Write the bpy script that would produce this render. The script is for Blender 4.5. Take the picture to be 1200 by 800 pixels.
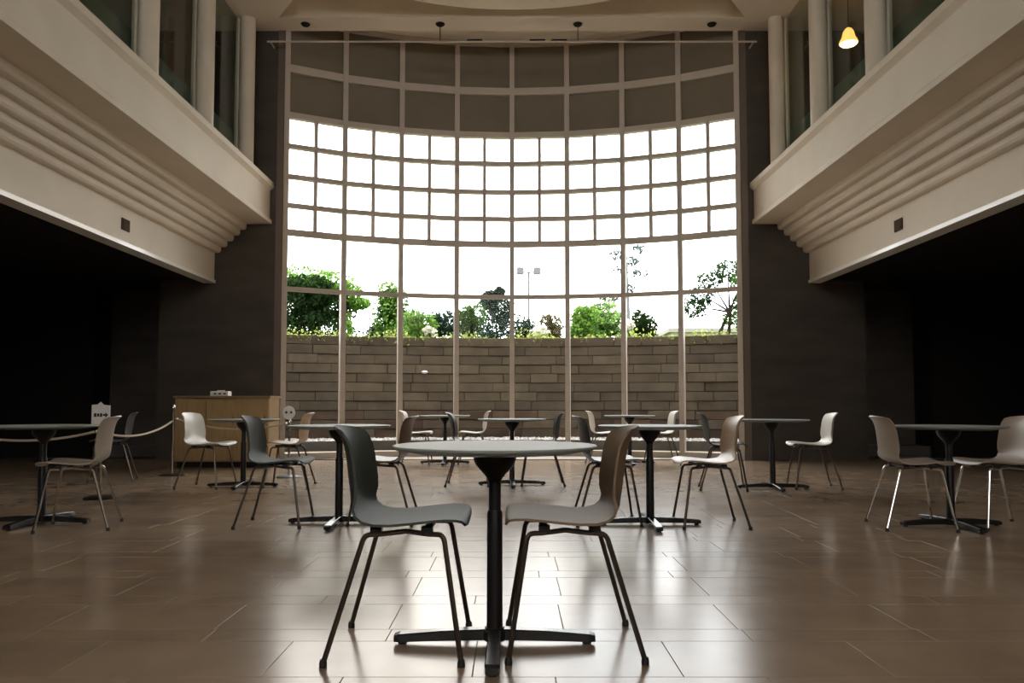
import bpy, math, random
from mathutils import Vector, Matrix, noise
random.seed(7)
for o in list(bpy.data.objects):
    bpy.data.objects.remove(o, do_unlink=True)
scene = bpy.context.scene
COL = scene.collection
PI = math.pi

# ------------------------------------------------------------------ camera
cam_data = bpy.data.cameras.new('camera')
cam_data.lens = 27.0
cam_data.sensor_width = 36.0
cam_data.shift_y = 28.0 / 1200.0
cam_data.clip_start = 0.05
cam_data.clip_end = 500
cam = bpy.data.objects.new('camera', cam_data)
COL.objects.link(cam)
cam.location = (0, 0, 0.888)
cam.rotation_euler = (math.radians(93.0), 0, 0)
scene.camera = cam

# ------------------------------------------------------------------ sky, exposure
SKY = 8.5
world = bpy.data.worlds.new('world')
scene.world = world
world.use_nodes = True
wt = world.node_tree
wt.nodes.clear()
w_out = wt.nodes.new('ShaderNodeOutputWorld')
w_bg = wt.nodes.new('ShaderNodeBackground')
w_tc = wt.nodes.new('ShaderNodeTexCoord')
w_map = wt.nodes.new('ShaderNodeMapping')
w_map.inputs['Scale'].default_value = (1.0, 1.0, 2.6)
w_no = wt.nodes.new('ShaderNodeTexNoise')
w_no.inputs['Scale'].default_value = 3.2
w_no.inputs['Detail'].default_value = 4
w_cr = wt.nodes.new('ShaderNodeValToRGB')
w_cr.color_ramp.elements[0].position = 0.36
w_cr.color_ramp.elements[0].color = (0.80, 0.87, 0.93, 1)
w_cr.color_ramp.elements[1].position = 0.56
w_cr.color_ramp.elements[1].color = (1.0, 0.955, 0.885, 1)
wt.links.new(w_tc.outputs['Generated'], w_map.inputs['Vector'])
wt.links.new(w_map.outputs[0], w_no.inputs['Vector'])
wt.links.new(w_no.outputs['Fac'], w_cr.inputs['Fac'])
wt.links.new(w_cr.outputs['Color'], w_bg.inputs['Color'])
w_bg.inputs['Strength'].default_value = SKY
wt.links.new(w_bg.outputs[0], w_out.inputs['Surface'])
scene.view_settings.view_transform = 'Standard'
scene.view_settings.look = 'None'
scene.view_settings.gamma = 1.0
scene.view_settings.use_curve_mapping = False
scene.view_settings.exposure = 0.0
scene.cycles.max_bounces = 12
scene.cycles.diffuse_bounces = 6
scene.cycles.glossy_bounces = 4
scene.cycles.transparent_max_bounces = 12
scene.cycles.use_denoising = True

# ------------------------------------------------------------------ materials
def hexmul(c, k):
    return tuple(min(1, x * k) for x in c)

def mat(name, col, rough=0.6, metal=0.0, spec=0.5, var=0.0, scale=4.0, bump=0.0, bscale=40.0, rand=None, stretch=(1, 1, 1), coat=0.0):
    """one principled material; var mixes a darker tone of the colour by noise; rand 'object' / 'island' varies each piece."""
    m = bpy.data.materials.new(name)
    m.use_nodes = True
    nt = m.node_tree
    b = nt.nodes['Principled BSDF']
    b.inputs['Base Color'].default_value = (*col, 1)
    b.inputs['Roughness'].default_value = rough
    b.inputs['Metallic'].default_value = metal
    b.inputs['Specular IOR Level'].default_value = spec
    b.inputs['Coat Weight'].default_value = coat
    geo = nt.nodes.new('ShaderNodeNewGeometry')
    mp = nt.nodes.new('ShaderNodeMapping')
    mp.inputs['Scale'].default_value = stretch
    nt.links.new(geo.outputs['Position'], mp.inputs['Vector'])
    src = None
    if var > 0:
        n = nt.nodes.new('ShaderNodeTexNoise')
        n.inputs['Scale'].default_value = scale
        n.inputs['Detail'].default_value = 6
        nt.links.new(mp.outputs[0], n.inputs['Vector'])
        r = nt.nodes.new('ShaderNodeValToRGB')
        r.color_ramp.elements[0].position = 0.3
        r.color_ramp.elements[1].position = 0.7
        r.color_ramp.elements[0].color = (*hexmul(col, 1 - var), 1)
        r.color_ramp.elements[1].color = (*hexmul(col, 1 + var * 0.6), 1)
        nt.links.new(n.outputs['Fac'], r.inputs['Fac'])
        src = r.outputs['Color']
    if rand:
        kind, lo, hi = rand
        if kind == 'object':
            q = nt.nodes.new('ShaderNodeObjectInfo'); qs = q.outputs['Random']
        else:
            q = geo; qs = geo.outputs['Random Per Island']
        mr = nt.nodes.new('ShaderNodeMapRange')
        mr.inputs['To Min'].default_value = lo
        mr.inputs['To Max'].default_value = hi
        nt.links.new(qs, mr.inputs['Value'])
        mx = nt.nodes.new('ShaderNodeMix')
        mx.data_type = 'RGBA'; mx.blend_type = 'MULTIPLY'
        mx.inputs[0].default_value = 1.0
        if src is None:
            mx.inputs[6].default_value = (*col, 1)
        else:
            nt.links.new(src, mx.inputs[6])
        nt.links.new(mr.outputs[0], mx.inputs[7])
        src = mx.outputs[2]
    if src is not None:
        nt.links.new(src, b.inputs['Base Color'])
    if bump > 0:
        n2 = nt.nodes.new('ShaderNodeTexNoise')
        n2.inputs['Scale'].default_value = bscale
        n2.inputs['Detail'].default_value = 4
        nt.links.new(mp.outputs[0], n2.inputs['Vector'])
        bp = nt.nodes.new('ShaderNodeBump')
        bp.inputs['Strength'].default_value = bump
        bp.inputs['Distance'].default_value = 0.01
        nt.links.new(n2.outputs['Fac'], bp.inputs['Height'])
        nt.links.new(bp.outputs[0], b.inputs['Normal'])
    return m

def glass(name, tint=(1, 1, 1), refl=0.06, rough=0.0, haze=0.0):
    m = bpy.data.materials.new(name)
    m.use_nodes = True
    nt = m.node_tree
    nt.nodes.clear()
    out = nt.nodes.new('ShaderNodeOutputMaterial')
    tr = nt.nodes.new('ShaderNodeBsdfTransparent'); tr.inputs[0].default_value = (*tint, 1)
    gl = nt.nodes.new('ShaderNodeBsdfGlossy'); gl.inputs['Roughness'].default_value = rough
    # Schlick reflectance of a thin sheet, the same from either side
    ge = nt.nodes.new('ShaderNodeNewGeometry')
    dt = nt.nodes.new('ShaderNodeVectorMath'); dt.operation = 'DOT_PRODUCT'
    nt.links.new(ge.outputs['Incoming'], dt.inputs[0]); nt.links.new(ge.outputs['Normal'], dt.inputs[1])
    def mth(op, a, b=None):
        q = nt.nodes.new('ShaderNodeMath'); q.operation = op
        for i_, v_ in enumerate((a, b)):
            if v_ is None: continue
            if isinstance(v_, (int, float)): q.inputs[i_].default_value = v_
            else: nt.links.new(v_, q.inputs[i_])
        return q.outputs[0]
    ab = mth('ABSOLUTE', dt.outputs['Value'])
    pw = mth('POWER', mth('SUBTRACT', 1.0, ab), 5.0)
    fr = mth('ADD', mth('MULTIPLY', pw, 1.0 - refl * 0.7), refl * 0.7)
    mx = nt.nodes.new('ShaderNodeMixShader')
    nt.links.new(fr, mx.inputs[0])
    nt.links.new(tr.outputs[0], mx.inputs[1])
    nt.links.new(gl.outputs[0], mx.inputs[2])
    last = mx.outputs[0]
    if haze > 0:
        df = nt.nodes.new('ShaderNodeBsdfDiffuse'); df.inputs[0].default_value = (*tint, 1)
        tl = nt.nodes.new('ShaderNodeBsdfTranslucent'); tl.inputs[0].default_value = (*tint, 1)
        ad = nt.nodes.new('ShaderNodeMixShader'); ad.inputs[0].default_value = 0.6
        nt.links.new(df.outputs[0], ad.inputs[1]); nt.links.new(tl.outputs[0], ad.inputs[2])
        m2 = nt.nodes.new('ShaderNodeMixShader'); m2.inputs[0].default_value = haze
        nt.links.new(last, m2.inputs[1]); nt.links.new(ad.outputs[0], m2.inputs[2])
        last = m2.outputs[0]
    nt.links.new(last, out.inputs['Surface'])
    return m

def leafmat(name, col, trans=0.45):
    m = bpy.data.materials.new(name)
    m.use_nodes = True
    nt = m.node_tree
    nt.nodes.clear()
    out = nt.nodes.new('ShaderNodeOutputMaterial')
    geo = nt.nodes.new('ShaderNodeNewGeometry')
    r = nt.nodes.new('ShaderNodeValToRGB')
    r.color_ramp.elements[0].color = (*hexmul(col, 0.45), 1)
    r.color_ramp.elements[1].color = (*hexmul(col, 1.5), 1)
    nt.links.new(geo.outputs['Random Per Island'], r.inputs['Fac'])
    d = nt.nodes.new('ShaderNodeBsdfDiffuse')
    t = nt.nodes.new('ShaderNodeBsdfTranslucent')
    mx = nt.nodes.new('ShaderNodeMixShader'); mx.inputs[0].default_value = trans
    nt.links.new(r.outputs[0], d.inputs[0]); nt.links.new(r.outputs[0], t.inputs[0])
    nt.links.new(d.outputs[0], mx.inputs[1]); nt.links.new(t.outputs[0], mx.inputs[2])
    nt.links.new(mx.outputs[0], out.inputs['Surface'])
    return m

def emit(name, col, k):
    m = bpy.data.materials.new(name)
    m.use_nodes = True
    b = m.node_tree.nodes['Principled BSDF']
    b.inputs['Base Color'].default_value = (*col, 1)
    b.inputs['Emission Color'].default_value = (*col, 1)
    b.inputs['Emission Strength'].default_value = k
    return m

def tint_spec(m, c):
    m.node_tree.nodes['Principled BSDF'].inputs['Specular Tint'].default_value = (*c, 1)
    return m
M = {
    'plaster': mat('cream plaster', (0.74, 0.655, 0.54), 0.75, var=0.06, scale=1.5, bump=0.05, bscale=60),
    'ceiling': mat('ceiling paint', (0.78, 0.695, 0.575), 0.8, var=0.05, scale=1.0),
    'column': mat('column paint', (0.78, 0.695, 0.575), 0.5, var=0.05, scale=3),
    'darkwall': mat('dark brown stone wall', (0.074, 0.062, 0.051), 0.62, spec=0.3, var=0.22, scale=1.6, bump=0.15, bscale=25, stretch=(1, 1, 3)),
    'black': mat('black for shade and plinth', (0.012, 0.010, 0.009), 0.7, spec=0.2),  # near black puts the deep shade under the galleries into the colour
    'jamb': mat('brown painted jamb', (0.16, 0.12, 0.095), 0.5),
    'frame': mat('grey beige window frame', (0.56, 0.49, 0.42), 0.45, var=0.05, scale=5),
    'spandrel': mat('olive brown spandrel', (0.20, 0.165, 0.115), 0.6, var=0.08, scale=2),
    'tile': mat('polished stone tile', (0.335, 0.245, 0.170), 0.22, spec=0.36, var=0.16, scale=2.6, bump=0.04, bscale=5, rand=('object', 0.93, 1.07)),
    'tilefield': mat('polished stone tile field', (0.335, 0.245, 0.170), 0.22, spec=0.36, var=0.16, scale=2.6, bump=0.04, bscale=5, rand=('island', 0.96, 1.04)),
    'joint': mat('dark tile joint', (0.07, 0.055, 0.04), 0.8),
    'glass': glass('clear window glass', refl=0.004),
    'gallery_glass': glass('gallery glass', (0.80, 0.86, 0.82)),
    'reflection_glass': glass('green reflection glass', (0.42, 0.52, 0.45), haze=0.7),
    'shell_green': mat('grey green moulded plastic', (0.062, 0.070, 0.061), 0.6, spec=0.14),
    'shell_taupe': mat('taupe moulded plastic', (0.21, 0.15, 0.10), 0.6, spec=0.10),
    'shell_white': mat('off white moulded plastic', (0.66, 0.63, 0.57), 0.38),
    'shell_wood': mat('tan moulded shell', (0.40, 0.26, 0.15), 0.38, var=0.12, scale=6, stretch=(1, 1, 6)),
    'shell_brown': mat('brown moulded shell', (0.13, 0.075, 0.045), 0.40),
    'shell_beige': mat('beige moulded plastic', (0.30, 0.235, 0.18), 0.40),
    'shell_dark': mat('charcoal moulded plastic', (0.032, 0.034, 0.036), 0.40),
    'tube': mat('dark bronze steel tube', (0.10, 0.075, 0.06), 0.32, metal=0.85),
    'chrome': mat('polished steel', (0.55, 0.52, 0.48), 0.18, metal=1.0),
    'rubber': mat('black rubber', (0.012, 0.011, 0.010), 0.6),
    'tabletop': mat('pale grey laminate', (0.27, 0.30, 0.275), 0.5, spec=0.16, var=0.03, scale=8),
    'toprim': mat('dark table underside', (0.05, 0.042, 0.038), 0.5),
    'iron': mat('black powder coated iron', (0.010, 0.009, 0.009), 0.42, spec=0.3),
    'footmetal': mat('dark polished foot', (0.018, 0.017, 0.016), 0.25, spec=0.4),
    'wood': mat('light wood veneer', (0.40, 0.27, 0.125), 0.35, var=0.15, scale=5, stretch=(8, 8, 0.6)),
    'woodedge': mat('wood counter top', (0.30, 0.20, 0.10), 0.4, var=0.15, scale=5, stretch=(0.6, 8, 8)),
    'whitegloss': mat('bright white gloss paint', (0.92, 0.90, 0.84), 0.2),
    'fitting': mat('dark brown cover', (0.06, 0.035, 0.022), 0.8, spec=0.2),
    'white': mat('white card', (0.78, 0.76, 0.74), 0.6),
    'ink': mat('black ink', (0.02, 0.02, 0.02), 0.7),
    'rope': mat('beige twisted rope', (0.48, 0.40, 0.31), 0.8, bump=0.5, bscale=80),
    'redwood': mat('reddish brown timber', (0.17, 0.075, 0.04), 0.4, var=0.2, scale=3, stretch=(6, 6, 1)),
    'block': mat('grey brown stone block', (0.125, 0.100, 0.070), 0.85, var=0.22, scale=3.5, bump=0.5, bscale=30, rand=('object', 0.75, 1.15)),
    'damp': mat('damp reddish stone block', (0.115, 0.075, 0.050), 0.8, var=0.35, scale=3.0, bump=0.5, bscale=30, rand=('object', 0.6, 1.2)),
    'mortar': mat('dark mortar', (0.035, 0.028, 0.02), 0.9),
    'kerb': mat('grey kerb stone', (0.07, 0.065, 0.058), 0.7, var=0.2, scale=5),
    'paving': mat('pale outdoor paving', (0.34, 0.29, 0.22), 0.5, var=0.12, scale=2),
    'pebble': mat('white garden pebble', (0.55, 0.53, 0.50), 0.6, rand=('island', 0.35, 1.2)),
    'soil': mat('garden soil and grass', (0.10, 0.13, 0.04), 0.95, var=0.3, scale=2),
    'bark': mat('dark bark', (0.035, 0.026, 0.018), 0.9),
    'leaf_dark': leafmat('dark green leaf', (0.030, 0.060, 0.022)),
    'leaf_mid': leafmat('mid green leaf', (0.075, 0.155, 0.036)),
    'leaf_bright': leafmat('bright green leaf', (0.16, 0.30, 0.06), 0.5),
    'leaf_teal': leafmat('blue green leaf', (0.035, 0.065, 0.045)),
    'leaf_red': leafmat('reddish green leaf', (0.12, 0.105, 0.045)),
    'leaf_pale': leafmat('yellow green leaf', (0.30, 0.36, 0.10), 0.5),
    'leaf_far': leafmat('hazy distant leaf', (0.075, 0.10, 0.10), 0.4),
    'petal': leafmat('cream petal', (0.75, 0.72, 0.60), 0.5),
    'farwall': mat('pale far wall', (0.30, 0.31, 0.20), 0.9, var=0.1, scale=0.6),
    'farroof': mat('grey far roof', (0.16, 0.16, 0.14), 0.9),
    'lampgrey': mat('weathered grey steel', (0.055, 0.06, 0.062), 0.6),
    'glow': emit('warm lit lampshade', (1.0, 0.42, 0.10), 3.0),
    'glow_hot': emit('warm lamp bulb', (1.0, 0.72, 0.32), 12.0),
    'facade': mat('outer concrete', (0.30, 0.28, 0.25), 0.9),
}

for _k in ('tile', 'tilefield'):
    tint_spec(M[_k], (1.0, 0.90, 0.77))

# ------------------------------------------------------------------ mesh helpers
class MB:
    def __init__(s):
        s.v = []; s.f = []
    def add(s, vs, fs):
        o = len(s.v)
        s.v += [tuple(p) for p in vs]
        s.f += [tuple(i + o for i in f) for f in fs]
        return s
    def box(s, x0, x1, y0, y1, z0, z1):
        vs = [(x, y, z) for x in (x0, x1) for y in (y0, y1) for z in (z0, z1)]
        return s.add(vs, [(0, 1, 3, 2), (4, 6, 7, 5), (0, 4, 5, 1), (2, 3, 7, 6), (0, 2, 6, 4), (1, 5, 7, 3)])
    def chbox(s, x0, x1, y0, y1, z0, z1, b):
        """box whose upper rim is chamfered by b"""
        lo = [(x0, y0, z0), (x1, y0, z0), (x1, y1, z0), (x0, y1, z0)]
        mi = [(x0, y0, z1 - b), (x1, y0, z1 - b), (x1, y1, z1 - b), (x0, y1, z1 - b)]
        hi = [(x0 + b, y0 + b, z1), (x1 - b, y0 + b, z1), (x1 - b, y1 - b, z1), (x0 + b, y1 - b, z1)]
        fs = [(3, 2, 1, 0), (8, 9, 10, 11)]
        for k in range(4):
            j = (k + 1) % 4
            fs += [(k, j, 4 + j, 4 + k), (4 + k, 4 + j, 8 + j, 8 + k)]
        return s.add(lo + mi + hi, fs)
    def prism(s, pts, z0, z1):
        n = len(pts)
        vs = [(x, y, z0) for x, y in pts] + [(x, y, z1) for x, y in pts]
        fs = [tuple(range(n))[::-1], tuple(range(n, 2 * n))]
        fs += [(i, (i + 1) % n, n + (i + 1) % n, n + i) for i in range(n)]
        return s.add(vs, fs)
    def prism_y(s, pts, y0, y1):
        n = len(pts)
        vs = [(x, y0, z) for x, z in pts] + [(x, y1, z) for x, z in pts]
        fs = [tuple(range(n)), tuple(range(n, 2 * n))[::-1]]
        fs += [((i + 1) % n, i, n + i, n + (i + 1) % n) for i in range(n)]
        return s.add(vs, fs)
    def tube(s, path, r, n=10, cap=True):
        P = [Vector(p) for p in path]
        rs = r if isinstance(r, (list, tuple)) else [r] * len(P)
        up = None
        o = len(s.v); fs = []
        for i, p in enumerate(P):
            t = (P[min(i + 1, len(P) - 1)] - P[max(i - 1, 0)]).normalized()
            if up is None:
                up = Vector((0, 0, 1)) if abs(t.z) < 0.9 else Vector((1, 0, 0))
            a = t.cross(up)
            if a.length < 1e-4:
                a = t.cross(Vector((0, 1, 0)))
            a.normalize()
            b = a.cross(t).normalized()
            up = b
            for k in range(n):
                q = p + (a * math.cos(2 * PI * k / n) + b * math.sin(2 * PI * k / n)) * rs[i]
                s.v.append(tuple(q))
        for i in range(len(P) - 1):
            for k in range(n):
                j = (k + 1) % n
                fs.append((o + i * n + k, o + (i + 1) * n + k, o + (i + 1) * n + j, o + i * n + j))
        if cap:
            fs.append(tuple(o + k for k in range(n)))
            fs.append(tuple(o + (len(P) - 1) * n + k for k in range(n))[::-1])
        s.f += fs
        return s
    def lathe(s, prof, cx=0, cy=0, n=32, sx=1.0, sy=1.0):
        o = len(s.v); m = len(prof)
        for r, z in prof:
            for k in range(n):
                a = 2 * PI * k / n
                s.v.append((cx + r * sx * math.cos(a), cy + r * sy * math.sin(a), z))
        for i in range(m - 1):
            for k in range(n):
                j = (k + 1) % n
                s.f.append((o + i * n + k, o + i * n + j, o + (i + 1) * n + j, o + (i + 1) * n + k))
        s.f.append(tuple(o + k for k in range(n))[::-1])
        s.f.append(tuple(o + (m - 1) * n + k for k in range(n)))
        return s
    def ball(s, c, r, n=10, m=6, sz=1.0):
        prof = [(max(0.001, r * math.sin(PI * i / m)), c[2] - r * sz * math.cos(PI * i / m)) for i in range(m + 1)]
        return s.lathe(prof, c[0], c[1], n)
    def mesh(s, name, smooth=False):
        me = bpy.data.meshes.new(name)
        me.from_pydata(s.v, [], s.f)
        me.update()
        if smooth:
            me.polygons.foreach_set('use_smooth', [True] * len(me.polygons))
            try:
                me.set_sharp_from_angle(angle=math.radians(35))
            except Exception:
                pass
        return me
    def build(s, name, m, parent=None, smooth=False, label=None, kind=None):
        me = s.mesh(name, smooth)
        me.materials.append(m)
        o = bpy.data.objects.new(name, me)
        COL.objects.link(o)
        if parent is not None:
            o.parent = parent
        if label: o['label'] = label
        if kind: o['kind'] = kind
        return o

def put(name, me, parent, loc=(0, 0, 0), rz=0.0, kind=None):
    o = bpy.data.objects.new(name, me)
    COL.objects.link(o)
    o.location = loc
    o.rotation_euler = (0, 0, rz)
    o.parent = parent
    if kind: o['kind'] = kind
    return o

def thing(name, label, cat, loc=(0, 0, 0), rz=0.0, group=None, kind=None):
    o = bpy.data.objects.new(name, None)
    o.empty_display_size = 0.1
    COL.objects.link(o)
    o.location = loc
    o.rotation_euler = (0, 0, rz)
    if label: o['label'] = label
    if cat: o['category'] = cat
    if group: o['group'] = group
    if kind: o['kind'] = kind
    return o

def tag(o, label, cat, group=None):
    o['label'] = label; o['category'] = cat
    if group: o['group'] = group
    return o

def struct(name, mb=None, m=None, smooth=False, label=None):
    if mb is None:
        return thing(name, label, None, kind='structure')
    return mb.build(name, m, None, smooth, label, 'structure')

def kids(o):
    return [c for c in o.children]

def dup(root, loc, rz, label, group=None):
    r = root.copy(); COL.objects.link(r)
    r.location = loc; r.rotation_euler = (0, 0, rz); r['label'] = label
    if group: r['group'] = group
    for ch in kids(root):
        c = ch.copy(); COL.objects.link(c); c.parent = r
        for g in kids(ch):
            d = g.copy(); COL.objects.link(d); d.parent = c
    return r

D = 12.65          # plane of the dark end walls and of the window's ends
CEIL = 7.2

# ------------------------------------------------------------------ floor with stone tiles
fl = MB().box(-9, 9, -9, 14.2, -0.2, -0.004)
floor = struct('floor', fl, M['joint'], label='polished brown stone floor laid in wide and narrow rows of tiles')
rows = []
y = 2.568 - 0.539 * 22
k = 0
while y < 12.7:
    rows.append((y, y + 0.384, 'w', k)); rows.append((y + 0.384, y + 0.539, 'n', k))
    y += 0.539; k += 1
tiles = []
offs = {0: 0.564, 1: 0.25, 2: -0.47, 3: -0.47}
for (a, b, kind, k) in rows:
    if kind == 'w':
        off = [0.564, 0.90, 0.23, 0.25, 0.60][(k - 22) % 5] if k != 22 else 0.564
    else:
        off = 0.217 + 0.31 * ((k - 22) % 3)
    n0 = int(math.floor((-9 - off) / 0.695)) + 1
    x = off + n0 * 0.695
    while x + 0.695 < 9:
        tiles.append((x, a, b, kind)); x += 0.695
def seen(t):
    yc = t[2]
    return yc > 2.2 and abs(t[0] + 0.35) < 0.69 * yc + 0.5
vis = sorted([t for t in tiles if seen(t)], key=lambda t: t[1])
near, rest = vis[:298], set(vis[298:])
nearset = set(near)
g = 0.0016
tm = {}
for kind, dy in (('w', 0.384), ('n', 0.155)):
    me = MB().chbox(g, 0.695 - g, g, dy - g, -0.012, 0.0, 0.0006).mesh('tile'); me.materials.append(M['tile'])
    tm[kind] = me
for t in near:
    put('tile', tm[t[3]], floor, (t[0], t[1], 0))
mb = MB()
g = 0.0009
for t in tiles:
    if t not in nearset:
        mb.chbox(t[0] + g, t[0] + 0.695 - g, t[1] + g, t[2] - g, -0.012, 0.0, 0.0006)
mb.build('tile_field', M['tilefield'], floor, kind='stuff')

# ------------------------------------------------------------------ window bay
R = 7.6
WC = 12.65 + 1.0 - R
HA = math.asin(3.77 / R)
def arc(i, r=R):       # i in bays 0..8
    a = -HA + 2 * HA * i / 8.0
    return Vector((r * math.sin(a), WC + r * math.cos(a), 0)), a
Zs = [(0.05, 0.10), (2.833, 0.07), (3.787, 0.10), (4.245, 0.07), (4.735, 0.07), (5.254, 0.07), (5.777, 0.10), (6.579, 0.13), (7.46, 0.08)]
win = struct('window_1', label='tall curved window wall of grey beige mullions behind the tables')
def radial_box(i, w, d, z0, z1, r0=R):
    """local mesh for one mullion: local x tangential, y radial outward"""
    return MB().box(-w / 2, w / 2, 0, d, z0, z1)
mm = radial_box(0, 0.086, 0.17, 0.0, 7.75).mesh('mullion'); mm.materials.append(M['frame'])
for i in range(9):
    p, a = arc(i)
    put('mullion', mm, win, (p.x, p.y, 0), -a)
mm2 = MB().box(-0.031, 0.031, 0.02, 0.13, 3.82, 5.74).mesh('glazing_bar'); mm2.materials.append(M['frame'])
for i in range(8):
    p0, a0 = arc(i); p1, a1 = arc(i + 1)
    p = (p0 + p1) / 2; a = (a0 + a1) / 2
    put('glazing_bar', mm2, win, (p.x, p.y, 0), -a)
seg = (arc(1)[0] - arc(0)[0]).length
for zc, h in Zs:
    me = MB().box(-seg / 2 + 0.033, seg / 2 - 0.033, 0.015, 0.125, zc - h / 2, zc + h / 2).mesh('transom'); me.materials.append(M['frame'])
    for i in range(8):
        p0, a0 = arc(i); p1, a1 = arc(i + 1)
        p = (p0 + p1) / 2; a = (a0 + a1) / 2
        put('transom', me, win, (p.x, p.y, 0), -a)
def panes(z0, z1, half, m, name, d0, d1):
    w = seg - 0.078 + (0.024 if m is M['spandrel'] else 0.012)
    if half:
        spans = [(-w / 2, -0.031), (0.031, w / 2)]
    else:
        spans = [(-w / 2, w / 2)]
    for (xa, xb) in spans:
        me = MB().box(xa + 0.001, xb - 0.001, d0, d1, z0, z1).mesh(name); me.materials.append(m)
        for i in range(8):
            p0, a0 = arc(i); p1, a1 = arc(i + 1)
            p = (p0 + p1) / 2; a = (a0 + a1) / 2
            put(name, me, win, (p.x, p.y, 0), -a)
for j in range(len(Zs) - 1):
    z0 = Zs[j][0] + Zs[j][1] / 2 + 0.001; z1 = Zs[j + 1][0] - Zs[j + 1][1] / 2 - 0.001
    if j >= 6:
        panes(z0, z1, False, M['spandrel'], 'spandrel_panel', 0.07, 0.11)
    elif 2 <= j <= 5:
        panes(z0, z1, True, M['glass'], 'pane', 0.062, 0.068)
    else:
        panes(z0, z1, False, M['glass'], 'pane', 0.062, 0.068)
panes(7.5, 7.75, False, M['spandrel'], 'spandrel_panel', 0.07, 0.11)

# end walls beside the window (dark stone), their returns and jambs
for s, side in ((-1, 'left'), (1, 'right')):
    def sx(x0, x1): return (min(s * x0, s * x1), max(s * x0, s * x1))
    m_ = MB()
    a, b = sx(3.93, 5.84); m_.box(a, b, D, D + 0.22, 0, 7.9)
    a, b = sx(5.55, 5.84); m_.box(a, b, D + 0.22, D + 1.4, 0, 7.9)
    a, b = sx(5.84, 9.0); m_.box(a, b, D, D + 1.4, 3.1, 7.9)
    m_.box(*sx(5.84, 9.2), D + 1.2, D + 1.45, 0, 3.1)
    struct('wall_' + side + '_end', m_, M['darkwall'], label='dark brown stone end wall beside the curved window, ' + side + ' side')
    j_ = MB(); j_.box(*sx(3.82, 3.93), D - 0.02, D + 0.25, 0, CEIL)
    struct('trim_' + ('1' if s < 0 else '2'), j_, M['jamb'], label='brown painted window jamb on the ' + side)
    j_ = MB(); j_.box(*sx(5.9, 9.0), D + 1.16, D + 1.2, 0, 0.12)
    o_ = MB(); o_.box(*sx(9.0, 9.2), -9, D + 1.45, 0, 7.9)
    struct('wall_' + side, o_, M['black'], label='unlit side wall, shade put in as black, under the ' + side + ' gallery')
    # black block standing in for the deep shade under the balcony
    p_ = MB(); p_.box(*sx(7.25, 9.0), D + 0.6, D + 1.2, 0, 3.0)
    struct('wall_' + side + '_shade_block', p_, M['black'], label='black block for the deep shade at the end under the ' + side + ' gallery')
    # ground storey ceiling
    struct('ceiling_' + side, MB().box(*sx(5.12, 9.0), -9, D + 1.2, 2.96, 3.1), M['black'], label='low ceiling with shade put in as black under the ' + side + ' gallery')
    struct('floor_gallery_' + side, MB().box(*sx(4.45, 9.0), -9, D, 4.40, 4.58), M['darkwall'], label='gallery floor on the ' + side)
    # balcony cornice
    bal = struct('trim_' + ('3' if s < 0 else '4'), label='cream stepped balcony cornice running along the ' + side + ' side')
    prof = [(3.975, 4.60), (3.975, 4.52), (4.00, 4.50), (4.035, 4.47), (4.035, 4.00), (4.01, 3.985), (4.00, 3.96), (4.00, 3.905), (4.42, 3.905), (4.5, 4.2), (4.5, 4.60)]
    MB().prism_y([(s * x, z) for x, z in (prof if s > 0 else prof[::-1])], -9, D).build('ledge', M['plaster'], bal)
    for k in range(5):
        xa = 4.42 + 0.104 * k; zt = 3.905 - 0.097 * k; zb = zt - 0.097
        q = [(xa, zt), (xa, zb + 0.035), (xa + 0.02, zb + 0.008), (xa + 0.045, zb), (5.12, zb), (5.12, zt)]
        MB().prism_y([(s * x, z) for x, z in (q if s > 0 else q[::-1])], -9, D).build('cornice_step', M['plaster'], bal)
    MB().box(*sx(4.42, 5.12), -9, D, 3.905, 4.4).build('core', M['plaster'], bal)
    MB().box(*sx(4.94, 5.12), -9, D, 2.965, 3.42).build('fascia', M['plaster'], bal)
    MB().box(*sx(4.915, 5.12), -9, D, 2.915, 2.965).build('edge_strip', M['whitegloss'], bal, label='bright white edge strip')  # thin strip, whiter and glossier than the fascia
    # gallery glazing: round columns, thin posts, panes
    gal = struct('wall_' + side + '_gallery', label='glazed gallery front with round cream columns on the ' + side)
    cm = MB().lathe([(0.118, 4.58), (0.118, CEIL)], n=28).mesh('column', True); cm.materials.append(M['column'])
    pm = MB().box(-0.03, 0.03, -0.03, 0.03, 4.58, CEIL).mesh('mullion'); pm.materials.append(M['column'])
    ys = [12.25 - 1.68 * k for k in range(12)]
    for yy in ys:
        put('column', cm, gal, (s * 4.31, yy, 0))
        put('mullion', pm, gal, (s * 4.47, yy, 0))
    for k in range(len(ys) - 1):
        MB().box(*sx(4.465, 4.475), ys[k + 1] + 0.032, ys[k] - 0.032, 4.62, CEIL - 0.02).build('pane', M['gallery_glass'], gal)
        MB().box(*sx(4.50, 4.512), ys[k + 1] + 0.05, ys[k] - 0.05, 4.62, 5.32).build('reflection_pane', M['reflection_glass'], gal)  # hazy green pane added for the green reflection low in the glass
    MB().box(*sx(4.44, 4.50), -8, D, 4.58, 4.62).build('sill_rail', M['column'], gal)
    MB().box(*sx(6.8, 6.9), -9, D, 4.58, CEIL).build('backdrop_partition', M['darkwall'], gal)

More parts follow.
